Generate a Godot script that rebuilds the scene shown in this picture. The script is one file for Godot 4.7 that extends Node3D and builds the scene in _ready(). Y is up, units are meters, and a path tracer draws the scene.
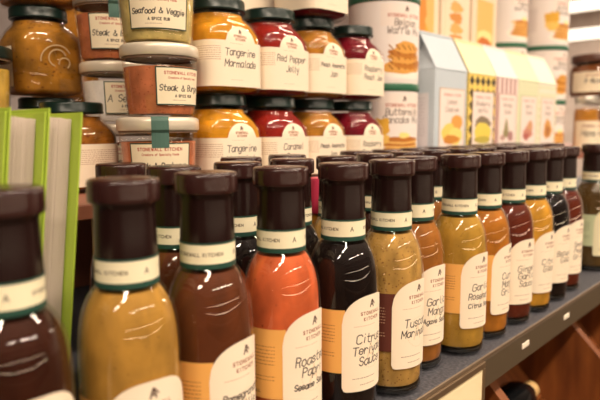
extends Node3D
# Shop shelf: a row of sauce bottles with stacked jars, canisters and cartons on a riser behind them.
# x runs along the shelf (away from the camera to the right), +z points out of the shelf into the aisle, y = 0 is the shelf top.

var taken := {}
var mats := {}
var rng := RandomNumberGenerator.new()

# ---------------------------------------------------------------- naming
func numbered(called: String) -> String:
	var n: int = taken.get(called, 0)
	taken[called] = n + 1
	return called if n == 0 else "%s_%03d" % [called, n]

func tag(o: Node, label: String, category: String, group := "", kind := "") -> void:
	if label != "": o.set_meta("label", label)
	if category != "": o.set_meta("category", category)
	if group != "": o.set_meta("group", group)
	if kind != "": o.set_meta("kind", kind)

func thing(called: String, label: String, category: String, at: Vector3, turn := 0.0, group := "") -> Node3D:
	var o := Node3D.new()
	o.name = numbered(called)
	add_child(o)
	o.position = at
	o.rotation.y = deg_to_rad(turn)
	tag(o, label, category, group)
	return o

func part(called: String, mesh: Mesh, m: Material, parent: Node) -> MeshInstance3D:
	var o := MeshInstance3D.new()
	o.name = called
	o.mesh = mesh
	o.material_override = m
	parent.add_child(o, true)
	return o

func struct(called: String, mesh: Mesh, m: Material, at := Vector3.ZERO) -> MeshInstance3D:
	var o := MeshInstance3D.new()
	o.name = numbered(called)
	o.mesh = mesh
	o.material_override = m
	add_child(o)
	o.position = at
	o.set_meta("kind", "structure")
	return o

# ---------------------------------------------------------------- materials
func c8(r: float, g: float, b: float) -> Color:
	return Color(r / 255.0, g / 255.0, b / 255.0)

func mat(color: Color, rough := 0.6, spec := 0.5, metal := 0.0) -> StandardMaterial3D:
	var m := StandardMaterial3D.new()
	m.albedo_color = color
	m.roughness = rough
	m.metallic_specular = spec
	m.metallic = metal
	return m

func tex_mat(img: Image, rough := 0.6, spec := 0.5, repeat := false) -> StandardMaterial3D:
	var m := StandardMaterial3D.new()
	m.albedo_texture = ImageTexture.create_from_image(img)
	m.roughness = rough
	m.metallic_specular = spec
	m.texture_repeat = repeat
	return m

func glass_mat() -> StandardMaterial3D:
	var m := StandardMaterial3D.new()
	m.albedo_color = Color(1, 1, 1, 0.0)
	m.transparency = BaseMaterial3D.TRANSPARENCY_ALPHA
	m.roughness = 0.03
	m.metallic_specular = 0.5
	return m

# ---------------------------------------------------------------- meshes
func tri(st: SurfaceTool, a: Vector3, b: Vector3, c: Vector3, ua := Vector2.ZERO, ub := Vector2.ZERO, uc := Vector2.ZERO) -> void:
	# a, b, c counter-clockwise seen from outside
	var n := (b - a).cross(c - a).normalized()
	for k in [[a, ua], [c, uc], [b, ub]]:
		st.set_normal(n)
		st.set_uv(k[1])
		st.add_vertex(k[0])

func quad(st: SurfaceTool, a: Vector3, b: Vector3, c: Vector3, d: Vector3, u0 := Vector2(0, 0), u1 := Vector2(1, 1)) -> void:
	# a bottom left, b bottom right, c top right, d top left, seen from outside
	tri(st, a, b, c, Vector2(u0.x, u1.y), u1, Vector2(u1.x, u0.y))
	tri(st, a, c, d, Vector2(u0.x, u1.y), Vector2(u1.x, u0.y), u0)

func begin() -> SurfaceTool:
	var st := SurfaceTool.new()
	st.begin(Mesh.PRIMITIVE_TRIANGLES)
	return st

func add_box(st: SurfaceTool, lo: Vector3, hi: Vector3, ch := 0.0, xf := Transform3D()) -> void:
	# chamfered box; uv in metres
	var mid := (lo + hi) / 2.0
	var h := (hi - lo) / 2.0
	var c: float = min(ch, min(h.x, min(h.y, h.z)) * 0.9)
	var p := func(s: Vector3, face: int) -> Vector3:
		var v := Vector3(s.x * (h.x - c), s.y * (h.y - c), s.z * (h.z - c))
		v[face] = s[face] * h[face]
		return xf * (mid + v)
	for ax in 3:
		var b := (ax + 1) % 3
		var d := (ax + 2) % 3
		for s in [-1.0, 1.0]:
			var q := []
			for e in [[-1, -1], [1, -1], [1, 1], [-1, 1]]:
				var v := Vector3.ZERO
				v[ax] = s
				v[b] = e[0]
				v[d] = e[1]
				q.append(p.call(v, ax))
			var size := Vector2(2.0 * h[b], 2.0 * h[d])
			if s > 0: quad(st, q[0], q[1], q[2], q[3], Vector2.ZERO, size)
			else: quad(st, q[1], q[0], q[3], q[2], Vector2.ZERO, size)
	if c <= 0.0: return
	for ax in 3:  # edges that run along ax
		var b := (ax + 1) % 3
		var d := (ax + 2) % 3
		for sb in [-1.0, 1.0]:
			for sd in [-1.0, 1.0]:
				var v0 := Vector3.ZERO
				v0[ax] = -1.0
				v0[b] = sb
				v0[d] = sd
				var v1 := v0
				v1[ax] = 1.0
				var a0: Vector3 = p.call(v0, b)
				var a1: Vector3 = p.call(v1, b)
				var d0: Vector3 = p.call(v0, d)
				var d1: Vector3 = p.call(v1, d)
				if sb * sd > 0: quad(st, a0, d0, d1, a1)
				else: quad(st, d0, a0, a1, d1)
	for sx in [-1.0, 1.0]:
		for sy in [-1.0, 1.0]:
			for sz in [-1.0, 1.0]:
				var v := Vector3(sx, sy, sz)
				if sx * sy * sz > 0: tri(st, p.call(v, 0), p.call(v, 1), p.call(v, 2))
				else: tri(st, p.call(v, 0), p.call(v, 2), p.call(v, 1))

func box_mesh(lo: Vector3, hi: Vector3, ch := 0.0) -> ArrayMesh:
	var st := begin()
	add_box(st, lo, hi, ch)
	return st.commit()

func squared(t: float, n: float) -> float:
	return 1.0 / pow(pow(absf(cos(t)), n) + pow(absf(sin(t)), n), 1.0 / n)

func lathe(prof: Array, seg := 40) -> ArrayMesh:
	# prof: [radius, y, exponent] from the bottom up on the outside; exponent 2 is round, more is a rounded square
	var P := func(i: int, t: float) -> Vector3:
		var q: Array = prof[i]
		var n: float = q[2] if q.size() > 2 else 2.0
		var r: float = q[0] * squared(t, n)
		return Vector3(r * sin(t), q[1], r * cos(t))
	var verts := PackedVector3Array()
	var norms := PackedVector3Array()
	var uvs := PackedVector2Array()
	var idx := PackedInt32Array()
	var run := 0.0
	var segn := []   # per segment, its direction in the (r, y) plane
	for i in prof.size() - 1:
		segn.append(Vector2(prof[i + 1][0] - prof[i][0], prof[i + 1][1] - prof[i][1]).normalized())
	for i in prof.size() - 1:
		var d0: Vector2 = segn[i]
		var d1: Vector2 = segn[i]
		if i > 0 and segn[i - 1].dot(segn[i]) > 0.7: d0 = (segn[i - 1] + segn[i]).normalized()
		if i < segn.size() - 1 and segn[i + 1].dot(segn[i]) > 0.7: d1 = (segn[i + 1] + segn[i]).normalized()
		var length := Vector2(prof[i + 1][0] - prof[i][0], prof[i + 1][1] - prof[i][1]).length()
		var base := verts.size()
		for e in 2:
			var dd: Vector2 = d0 if e == 0 else d1
			for k in seg + 1:
				var t := TAU * k / seg - PI
				var p: Vector3 = P.call(i + e, t)
				var q2: Vector3 = P.call(i + e, t + 0.01)
				var tang := q2 - p
				if tang.length() < 1e-9: tang = Vector3(cos(t), 0, -sin(t))
				tang = tang.normalized()
				var outw := Vector3(tang.z, 0, -tang.x) * -1.0
				if outw.dot(Vector3(sin(t), 0, cos(t))) < 0: outw = -outw
				verts.append(p)
				norms.append((outw * dd.y + Vector3.UP * -dd.x).normalized())
				uvs.append(Vector2(float(k) / seg, 1.0 - (run + length * e) / 0.2))
		run += length
		for k in seg:
			var a := base + k
			var b := base + k + 1
			var c := base + seg + 1 + k + 1
			var d := base + seg + 1 + k
			idx.append_array([a, c, b, a, d, c])
	var arr := []
	arr.resize(Mesh.ARRAY_MAX)
	arr[Mesh.ARRAY_VERTEX] = verts
	arr[Mesh.ARRAY_NORMAL] = norms
	arr[Mesh.ARRAY_TEX_UV] = uvs
	arr[Mesh.ARRAY_INDEX] = idx
	var m := ArrayMesh.new()
	m.add_surface_from_arrays(Mesh.PRIMITIVE_TRIANGLES, arr)
	return m

func bent_label(radius: Callable, a0: float, a1: float, bottom: Callable, top: Callable, y0: float, y1: float, n := 30, rows := 6) -> ArrayMesh:
	# a paper label bent round a vessel between the angles a0 and a1 (degrees from +z towards +x); bottom and top give its outline over 0..1
	var verts := PackedVector3Array()
	var norms := PackedVector3Array()
	var uvs := PackedVector2Array()
	var idx := PackedInt32Array()
	var pts := []
	var along := [0.0]
	for k in n + 1:
		var t := deg_to_rad(lerpf(a0, a1, float(k) / n))
		pts.append(t)
		if k > 0:
			var r0: float = radius.call(pts[k - 1], (y0 + y1) / 2)
			var r1: float = radius.call(t, (y0 + y1) / 2)
			along.append(along[k - 1] + Vector2(r0 * sin(pts[k - 1]), r0 * cos(pts[k - 1])).distance_to(Vector2(r1 * sin(t), r1 * cos(t))))
	for k in n + 1:
		var s: float = along[k] / along[n]
		var t: float = pts[k]
		var yb: float = bottom.call(s)
		var yt: float = top.call(s)
		for j in rows + 1:
			var y := lerpf(yb, yt, float(j) / rows)
			var r: float = radius.call(t, y)
			var r2: float = radius.call(t + 0.01, y)
			var r3: float = radius.call(t, y + 0.001)
			var p := Vector3(r * sin(t), y, r * cos(t))
			var tang := Vector3(r2 * sin(t + 0.01), y, r2 * cos(t + 0.01)) - p
			var up := Vector3(r3 * sin(t), y + 0.001, r3 * cos(t)) - p
			verts.append(p)
			norms.append(tang.cross(up).normalized())
			uvs.append(Vector2(s, 1.0 - (y - y0) / (y1 - y0)))
	for k in n:
		for j in rows:
			var a := k * (rows + 1) + j
			var b := (k + 1) * (rows + 1) + j
			idx.append_array([a, b + 1, b, a, a + 1, b + 1])
	var arr := []
	arr.resize(Mesh.ARRAY_MAX)
	arr[Mesh.ARRAY_VERTEX] = verts
	arr[Mesh.ARRAY_NORMAL] = norms
	arr[Mesh.ARRAY_TEX_UV] = uvs
	arr[Mesh.ARRAY_INDEX] = idx
	var m := ArrayMesh.new()
	m.add_surface_from_arrays(Mesh.PRIMITIVE_TRIANGLES, arr)
	return m

# ---------------------------------------------------------------- lettering and print (flat print on labels only)
# strokes on a small grid: column digit, then row digit; row 2 is the baseline, 6 the x-height, 8 the cap height
const GLYPH := {
	"a": "36 16 05 03 12 22 34|36 33 42", "b": "08 02|05 16 26 35 33 22 12 03", "c": "35 26 16 05 03 12 22 33", "d": "38 32|35 26 16 05 03 12 22 33",
	"e": "04 34 35 26 16 05 03 12 22 33", "f": "37 28 17 12|06 26", "g": "36 16 05 03 12 32|36 31 20 10 01", "h": "08 02|05 16 26 35 32", "i": "16 12|18 18",
	"j": "26 21 10 01|28 28", "k": "08 02|36 04 32", "l": "18 13 22", "m": "06 02|05 16 25 22|25 36 45 42", "n": "06 02|05 16 26 35 32",
	"o": "16 05 03 12 22 33 35 26 16", "p": "06 00|05 16 26 35 33 22 12 03", "q": "36 30|35 26 16 05 03 12 22 33", "r": "06 02|04 16 26 35",
	"s": "35 26 16 05 14 24 33 22 12 03", "t": "18 13 22 32|06 36", "u": "06 03 12 22 33|36 32", "v": "06 22 36", "w": "06 12 25 32 46", "x": "06 32|36 02",
	"y": "06 13 23|36 20 10", "z": "06 36 02 32",
	"A": "02 28 42|14 34", "B": "02 08 28 37 36 25 05|25 34 33 22 02", "C": "47 38 18 07 03 12 32 43", "D": "02 08 28 46 44 22 02", "E": "38 08 02 32|05 25",
	"F": "38 08 02|05 25", "G": "47 38 18 07 03 12 32 43 45 25", "H": "08 02|48 42|05 45", "I": "18 12", "J": "38 33 22 12 03", "K": "08 02|38 05 32",
	"L": "08 02 32", "M": "02 08 24 48 42", "N": "02 08 42 48", "O": "18 07 03 12 32 43 47 38 18", "P": "02 08 28 37 36 25 05", "R": "02 08 28 37 36 25 05|25 32",
	"S": "37 28 18 07 06 15 25 34 33 22 12 03", "T": "08 48|28 22", "U": "08 03 12 32 43 48", "V": "08 22 48", "W": "08 12 26 32 48", "Y": "08 25 48|25 22",
	"&": "42 17 18 27 04 03 12 22 44",
}

func dot(img: Image, x: float, y: float, r: float, c: Color) -> void:
	for py in range(int(floor(y - r - 0.5)), int(ceil(y + r + 0.5)) + 1):
		for px in range(int(floor(x - r - 0.5)), int(ceil(x + r + 0.5)) + 1):
			if px < 0 or py < 0 or px >= img.get_width() or py >= img.get_height(): continue
			var a := clampf(r + 0.5 - Vector2(px + 0.5 - x, py + 0.5 - y).length(), 0.0, 1.0) * c.a
			if a > 0.0: img.set_pixel(px, py, img.get_pixel(px, py).lerp(Color(c.r, c.g, c.b), a))

func stroke(img: Image, a: Vector2, b: Vector2, r: float, c: Color) -> void:
	var n := int(ceil(a.distance_to(b) / maxf(0.5, r))) + 1
	for k in n + 1:
		var p := a.lerp(b, float(k) / n)
		dot(img, p.x, p.y, r, c)

func text_width(s: String, size: float, space := 1.5) -> float:
	var u := size / 6.0
	var w := 0.0
	for ch in s:
		w += (4.0 if ch == " " else (4.0 if ch in "mwMWACGDOHNTUVY" else (2.0 if ch in "iljI" else 3.0)) + space) * u
	return w

func write(img: Image, s: String, cx: float, base: float, size: float, c: Color, r := 0.6, slant := 0.0, jitter := 0.0, space := 1.5) -> void:
	var u := size / 6.0
	var x := cx - text_width(s, size, space) / 2.0
	for ch in s:
		if GLYPH.has(ch):
			var drop := rng.randf_range(-jitter, jitter) * u
			for line in GLYPH[ch].split("|"):
				var prev := Vector2.INF
				for p in line.split(" "):
					var q := Vector2(int(p[0]), int(p[1]) - 2.0)
					q += Vector2(rng.randf_range(-jitter, jitter), rng.randf_range(-jitter, jitter)) * 0.4
					var w := Vector2(x + (q.x + q.y * slant) * u, base - q.y * u + drop)
					if prev != Vector2.INF: stroke(img, prev, w, r, c)
					prev = w
		x += (4.0 if ch == " " else (4.0 if ch in "mwMWACGDOHNTUVY" else (2.0 if ch in "iljI" else 3.0)) + space) * u

func small_print(img: Image, x0: float, x1: float, y: float, step: float, lines: int, c: Color, h := 1.2) -> void:
	# rows of print too small to read
	for k in lines:
		var x := x0
		var end := x1 if k < lines - 1 else lerpf(x0, x1, 0.6)
		while x < end:
			var w := rng.randf_range(3.0, 9.0)
			img.fill_rect(Rect2i(int(x), int(y + k * step), int(minf(w, end - x)), int(maxf(1.0, h))), c)
			x += w + 2.0

func blob(img: Image, cx: float, cy: float, rx: float, ry: float, c: Color, rough := 0.12) -> void:
	var ph := rng.randf() * 10.0
	for y in range(int(cy - ry * 1.3), int(cy + ry * 1.3) + 1):
		for x in range(int(cx - rx * 1.3), int(cx + rx * 1.3) + 1):
			if x < 0 or y < 0 or x >= img.get_width() or y >= img.get_height(): continue
			var d := Vector2((x - cx) / rx, (y - cy) / ry)
			var a := d.angle()
			if d.length() < 1.0 + rough * (sin(a * 3.0 + ph) + 0.6 * sin(a * 7.0 + ph * 2.0)):
				img.set_pixel(x, y, img.get_pixel(x, y).lerp(Color(c.r, c.g, c.b), c.a))

func paper(w: int, h: int, c: Color) -> Image:
	var img := Image.create(w, h, false, Image.FORMAT_RGB8)
	img.fill(c)
	return img

func crest(img: Image, x: float, y: float, s: float, c: Color) -> void:
	# the small letter-like mark printed above the maker's name
	write(img, "A", x, y + s / 2, s, c, s * 0.1)
	stroke(img, Vector2(x, y - s * 0.5), Vector2(x + s * 0.45, y + s * 0.1), s * 0.09, c)

var INK := c8(48, 40, 40)
var MAKER := c8(150, 92, 70)
var CREAM := c8(243, 228, 204)

func bottle_label_image(lines: Array, tint := Color.WHITE) -> Image:
	# 57 x 82 mm at 4.5 px per mm
	var img := paper(256, 368, CREAM * tint)
	var faint := c8(228, 206, 176)
	for k in 40:
		var a := TAU * k / 40.0
		dot(img, 128 + 62 * cos(a), 222 + 62 * sin(a), 2.2, faint)
	write(img, "A", 128, 250, 60, faint, 3.0)
	crest(img, 128, 36, 25, c8(84, 62, 52))
	write(img, "STONEWALL", 128, 76, 11.5, MAKER, 1.25, 0, 0, 2.8)
	write(img, "KITCHEN", 128, 98, 11.5, MAKER, 1.25, 0, 0, 2.8)
	small_print(img, 44, 212, 116, 8, 1, c8(196, 160, 134), 2)
	var y := 184.0 if lines.size() > 2 else 196.0
	for s in lines:
		var size := minf(33.0, 33.0 * 166.0 / text_width(s, 33.0, 1.1))
		write(img, s, 122, y, size, INK, 1.75, 0.14, 0.35, 1.1)
		y += 42.0
	small_print(img, 40, 216, 316, 8, 1, c8(150, 120, 100), 3)
	small_print(img, 70, 190, 342, 8, 1, c8(170, 140, 116), 3)
	return img

func side_label_image(back: Color, ink: Color) -> Image:
	var img := paper(180, 256, back)
	write(img, "GRILLE", 60, 40, 10, ink, 1.1, 0, 0, 2)
	small_print(img, 16, 150, 62, 13, 7, ink, 3)
	small_print(img, 16, 150, 172, 13, 3, ink, 3)
	write(img, "STONEWALL", 70, 236, 9, ink, 1.1, 0, 0, 2)
	return img

func sauce_mat(base: Color, speck: Color, specks: int, seedn: int, spread := 0.10, size := 1.4) -> StandardMaterial3D:
	var n := FastNoiseLite.new()
	n.seed = seedn
	n.frequency = 0.02
	n.fractal_octaves = 3
	var img := Image.create(192, 192, false, Image.FORMAT_RGB8)
	for y in 192:
		for x in 192:
			var v := 1.0 + spread * 1.6 * n.get_noise_2d(x * 1.0, y * 0.7)
			img.set_pixel(x, y, Color(base.r * v, base.g * v, base.b * v))
	rng.seed = seedn
	for k in specks:
		var s := speck
		s.a = rng.randf_range(0.35, 0.9)
		dot(img, rng.randf() * 192, rng.randf() * 192, rng.randf_range(0.4, size), s)
	var m := tex_mat(img, 0.5, 0.2, true)
	m.uv1_scale = Vector3(2, 2.2, 1)
	return m

# ---------------------------------------------------------------- sauce bottle
var meshes := {}
const BR := 0.031

func bottle_meshes() -> void:
	meshes.glass = lathe([[0.0, 0.0015], [0.024, 0.001], [0.0275, 0.0], [0.0300, 0.002], [0.031, 0.006], [0.031, 0.050], [0.031, 0.098], [0.0309, 0.109], [0.0305, 0.119], [0.0298, 0.127], [0.0288, 0.1335],
		[0.0273, 0.1392], [0.0252, 0.1442], [0.0225, 0.1490], [0.0198, 0.1526], [0.0184, 0.155], [0.0178, 0.160], [0.0178, 0.166]], 44)
	meshes.sauce = lathe([[0.0, 0.0085], [0.024, 0.0085], [0.0278, 0.010], [0.0290, 0.014], [0.0293, 0.050], [0.0293, 0.098], [0.0292, 0.109], [0.0288, 0.1186], [0.0281, 0.1262], [0.0271, 0.1325],
		[0.0256, 0.1380], [0.0236, 0.1429], [0.0210, 0.1476], [0.0190, 0.1503], [0.0, 0.1506]], 40)
	meshes.shaded_base_glass = lathe([[0.0, 0.0018], [0.0255, 0.0018], [0.0288, 0.0035], [0.0297, 0.0060], [0.0290, 0.0080], [0.0, 0.0080]], 40)
	meshes.sleeve = lathe([[0.0187, 0.1705], [0.0188, 0.172], [0.0185, 0.185], [0.0181, 0.199], [0.0183, 0.2015], [0.0196, 0.2035], [0.0196, 0.2045]], 48)
	meshes.cap = lathe([[0.0190, 0.2035], [0.0208, 0.2035], [0.0214, 0.2042], [0.0215, 0.206], [0.0215, 0.2145], [0.0212, 0.2160], [0.0205, 0.2170], [0.0190, 0.2174], [0.0, 0.2175]], 48)
	meshes.band = lathe([[0.0184, 0.1568], [0.0190, 0.1568], [0.0190, 0.1706], [0.0184, 0.1706]], 44)
	meshes.stripe = lathe([[0.0184, 0.1535], [0.0192, 0.1535], [0.0192, 0.1570], [0.0184, 0.1570]], 44)
	meshes.hem = lathe([[0.0184, 0.1700], [0.01915, 0.1700], [0.01915, 0.1712], [0.0184, 0.1712]], 44)
	var rad := func(_t: float, _y: float) -> float: return BR + 0.0004
	var bot := func(s: float) -> float:
		var e := minf(s, 1.0 - s) * 0.057
		return 0.028 + (0.004 - sqrt(maxf(0.0, 0.004 * 0.004 - pow(maxf(0.0, 0.004 - e), 2.0))))
	var top := func(s: float) -> float:
		var d := absf(s - 0.5) * 2.0
		return 0.086 + 0.0235 * pow(maxf(0.0, 1.0 - pow(d, 2.6)), 0.52)
	meshes.front_label = bent_label(rad, -53, 53, bot, top, 0.028, 0.110, 44, 6)
	var rad2 := func(_t: float, _y: float) -> float: return BR + 0.0002
	meshes.side_label = bent_label(rad2, -140, -48, func(_s): return 0.0445, func(_s): return 0.0985, 0.0445, 0.0985, 24, 4)

func bottle(at: Vector3, turn: float, sauce: Material, label_m: Material, side_m: Material, label: String, group: String, lift := 0.0) -> Node3D:
	var o := thing("sauce_bottle", label, "bottle", at, turn, group)
	part("sauce", meshes.sauce, sauce, o)
	part("glass_body", meshes.glass, mats.glass, o)
	part("shaded_glass_base", meshes.shaded_base_glass, mats.shaded_base_glass, o)
	part("capsule", meshes.sleeve, mats.capsule, o)
	part("cap", meshes.cap, mats.cap, o)
	var b := part("neck_band", meshes.band, mats.neck_band, o)
	b.rotation.y = deg_to_rad(rng.randf_range(-40, 40))
	part("green_stripe", meshes.stripe, mats.green_stripe, b)
	part("green_hem", meshes.hem, mats.green_stripe, b)
	part("front_label", meshes.front_label, label_m, o).position.y = lift
	part("side_label", meshes.side_label, side_m, o).position.y = lift
	return o

# ---------------------------------------------------------------- jam jar (rounded square)
func jar_profile_r(y: float) -> Array:
	var prof := [[0.0395, 0.0, 3.0], [0.041, 0.006, 4.2], [0.041, 0.060, 4.2], [0.0403, 0.068, 3.9], [0.037, 0.077, 3.0], [0.032, 0.084, 2.4]]
	for i in prof.size() - 1:
		if y <= prof[i + 1][1]:
			var k: float = clampf((y - prof[i][1]) / (prof[i + 1][1] - prof[i][1]), 0.0, 1.0)
			return [lerpf(prof[i][0], prof[i + 1][0], k), lerpf(prof[i][2], prof[i + 1][2], k)]
	return [0.032, 2.4]

func jar_meshes() -> void:
	meshes.jar_glass = lathe([[0.0, 0.0006, 2.0], [0.030, 0.0004, 2.6], [0.036, 0.0, 3.0], [0.0395, 0.0022, 3.8], [0.041, 0.007, 4.2], [0.041, 0.034, 4.2], [0.041, 0.060, 4.2], [0.0403, 0.0675, 3.9], [0.0385, 0.0735, 3.1], [0.0355, 0.079, 2.8],
		[0.0325, 0.083, 2.4], [0.0303, 0.0860, 2.1], [0.0300, 0.0885, 2.0], [0.0300, 0.094, 2.0]], 56)
	meshes.jar_fill = lathe([[0.0, 0.004, 2.0], [0.034, 0.004, 2.8], [0.0378, 0.006, 3.8], [0.0390, 0.010, 4.2], [0.0390, 0.060, 4.2], [0.0383, 0.0668, 3.9], [0.0366, 0.0722, 3.1], [0.0338, 0.0775, 2.8], [0.0308, 0.0815, 2.4],
		[0.0288, 0.0845, 2.1], [0.0286, 0.0885, 2.0], [0.0, 0.0885, 2.0]], 56)
	var lid := [[0.0300, 0.0925], [0.0325, 0.0922], [0.0331, 0.0930], [0.0331, 0.0942], [0.0326, 0.0950], [0.0326, 0.1025], [0.0322, 0.1040], [0.0312, 0.1050], [0.0298, 0.1050], [0.0292, 0.1045], [0.0, 0.1045]]
	meshes.jar_lid = lathe(lid, 48)
	var rad := func(t: float, y: float) -> float:
		var q := jar_profile_r(y)
		return q[0] * squared(t, q[1]) + 0.0005
	# arc from the left side round the front; the arch rises in the middle of the front face
	var total := 0.0
	var front := 0.0
	var n := 185
	for k in n:
		var t0 := deg_to_rad(-130.0 + k)
		var t1 := deg_to_rad(-129.0 + k)
		var r0: float = rad.call(t0, 0.03)
		var r1: float = rad.call(t1, 0.03)
		total += Vector2(r0 * sin(t0), r0 * cos(t0)).distance_to(Vector2(r1 * sin(t1), r1 * cos(t1)))
		if k == 129: front = total
	meshes.jar_front_s = front / total
	meshes.jar_label_len = total
	var fs := front / total
	var bot := func(_s: float) -> float: return 0.0075
	var top := func(s: float) -> float:
		var x := absf(s - fs) * total
		return 0.0565 + (0.0165 * sqrt(maxf(0.0, 1.0 - pow(x / 0.0205, 2.0))) if x < 0.0205 else 0.0)
	meshes.jar_side_label = bent_label(rad, -150, -72, func(_s): return 0.012, func(_s): return 0.058, 0.012, 0.058, 40, 3)
	meshes.jar_label = bent_label(rad, -130, 55, bot, top, 0.0075, 0.074, 90, 6)

func jar_label_image(lines: Array) -> Image:
	# 460 px over the whole strip
	var w := 460
	var h := int(w * 0.0665 / meshes.jar_label_len)
	var img := paper(w, h, CREAM)
	var cx: float = meshes.jar_front_s * w
	var pm: float = w / meshes.jar_label_len / 1000.0   # px per mm
	crest(img, cx, 7.0 * pm, 4.6 * pm, c8(84, 62, 52))
	write(img, "STONEWALL", cx, 13.0 * pm, 2.2 * pm, MAKER, 0.8, 0, 0, 2.2)
	write(img, "KITCHEN", cx, 16.5 * pm, 2.2 * pm, MAKER, 0.8, 0, 0, 2.2)
	small_print(img, cx - 15 * pm, cx + 15 * pm, 20.0 * pm, 5, 1, c8(190, 150, 125), 1)
	var y := 33.0 if lines.size() > 1 else 38.0
	for s in lines:
		var size := minf(7.4 * pm, 7.4 * pm * 50.0 * pm / text_width(s, 7.4 * pm, 1.0))
		write(img, s, cx, y * pm, size, c8(70, 62, 60), 1.25, 0.12, 0.3, 1.0)
		y += 12.0
	small_print(img, cx - 14 * pm, cx + 14 * pm, 59.0 * pm, 5, 1, c8(170, 140, 116), 1)
	small_print(img, 8, cx - 27 * pm, 24.0 * pm, 7, 8, c8(178, 140, 112), 2)
	return img

func jam_jar(at: Vector3, turn: float, fill: Material, label_m: Material, label: String, group: String, lid_m: Material = null) -> Node3D:
	var o := thing("jam_jar", label, "jar", at, turn, group)
	part("filling", meshes.jar_fill, fill, o)
	part("glass_body", meshes.jar_glass, mats.glass, o)
	part("lid", meshes.jar_lid, lid_m if lid_m else mats.green_lid, o)
	if label_m: part("paper_label", meshes.jar_label, label_m, o)
	return o

# ---------------------------------------------------------------- squat spice jar
func spice_meshes() -> void:
	meshes.spice_glass = lathe([[0.0, 0.001], [0.030, 0.0006], [0.0345, 0.0], [0.0362, 0.003], [0.0372, 0.012], [0.0388, 0.035], [0.0400, 0.055], [0.0402, 0.060], [0.0396, 0.0635], [0.0385, 0.066]], 48)
	meshes.spice_fill = lathe([[0.0, 0.0035], [0.033, 0.0035], [0.0348, 0.006], [0.0356, 0.013], [0.0372, 0.035], [0.0383, 0.054], [0.0, 0.0545]], 44)
	meshes.spice_lid = lathe([[0.0390, 0.0655], [0.0416, 0.0652], [0.0424, 0.0662], [0.0424, 0.0745], [0.0418, 0.0768], [0.0400, 0.0782], [0.0375, 0.0786], [0.0, 0.0786]], 52)
	meshes.spice_seal = lathe([[0.0384, 0.0630], [0.0405, 0.0630], [0.0405, 0.0655], [0.0384, 0.0655]], 44)
	var rad := func(_t: float, y: float) -> float: return lerpf(0.0372, 0.0400, clampf((y - 0.012) / 0.043, 0.0, 1.0)) + 0.0005
	var top := func(s: float) -> float: return 0.0530 - 0.0 * s
	meshes.spice_label = bent_label(rad, -47, 47, func(_s): return 0.0125, top, 0.0125, 0.0530, 24, 3)
	# paper seal: a strip over the lid and down the front
	var st := begin()
	var hw := 0.0085
	var path := [Vector2(0.0403, 0.048), Vector2(0.0408, 0.063), Vector2(0.0430, 0.066), Vector2(0.0430, 0.0748), Vector2(0.0423, 0.0774), Vector2(0.0402, 0.0789), Vector2(0.0376, 0.0792), Vector2(0.0150, 0.0792)]
	for i in path.size() - 1:
		var a: Vector2 = path[i]
		var b: Vector2 = path[i + 1]
		for k in 4:
			var x0 := lerpf(-hw, hw, k / 4.0)
			var x1 := lerpf(-hw, hw, (k + 1) / 4.0)
			var z := func(r: float, x: float) -> float: return sqrt(r * r - x * x)
			quad(st, Vector3(x0, a.y, z.call(a.x, x0)), Vector3(x1, a.y, z.call(a.x, x1)), Vector3(x1, b.y, z.call(b.x, x1)), Vector3(x0, b.y, z.call(b.x, x0)))
	meshes.spice_tab = st.commit()

func spice_label_image(line: String, sub: String) -> Image:
	var img := paper(256, 160, c8(240, 226, 196))
	var edge := c8(40, 62, 50)
	img.fill_rect(Rect2i(0, 0, 256, 5), edge)
	img.fill_rect(Rect2i(0, 155, 256, 5), edge)
	img.fill_rect(Rect2i(0, 0, 5, 160), edge)
	img.fill_rect(Rect2i(251, 0, 5, 160), edge)
	write(img, "STONEWALL KITCHEN", 128, 31, 11.5, c8(176, 72, 60), 1.1, 0, 0, 2.2)
	write(img, "Creators of Specialty Foods", 128, 50, 8, c8(190, 120, 100), 0.8, 0, 0, 1.2)
	var size := minf(40.0, 40.0 * 226.0 / text_width(line, 40.0, 1.0))
	write(img, line, 128, 100, size, c8(30, 26, 28), 1.6, 0.16, 0.35, 1.0)
	write(img, sub, 128, 126, 10, c8(70, 60, 54), 1.2, 0, 0, 2.0)
	small_print(img, 70, 186, 138, 8, 1, c8(150, 120, 100), 2)
	return img

func spice_jar(at: Vector3, turn: float, fill: Material, label_m: Material, tab: bool, label: String, lid_m: Material = null, size := 1.0) -> Node3D:
	var o := thing("spice_jar", label, "jar", at, turn, "squat glass spice jars with metal lids")
	o.scale = Vector3(lerpf(size, 1.0, 0.3), size, lerpf(size, 1.0, 0.3))
	part("filling", meshes.spice_fill, fill, o)
	part("glass_body", meshes.spice_glass, mats.glass, o)
	part("lid", meshes.spice_lid, lid_m if lid_m else mats.pale_lid, o)
	part("sealing_ring", meshes.spice_seal, mats.seal_ring, o)
	part("paper_label", meshes.spice_label, label_m, o)
	if tab: part("paper_seal", meshes.spice_tab, mats.green_paper, o)
	return o

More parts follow.
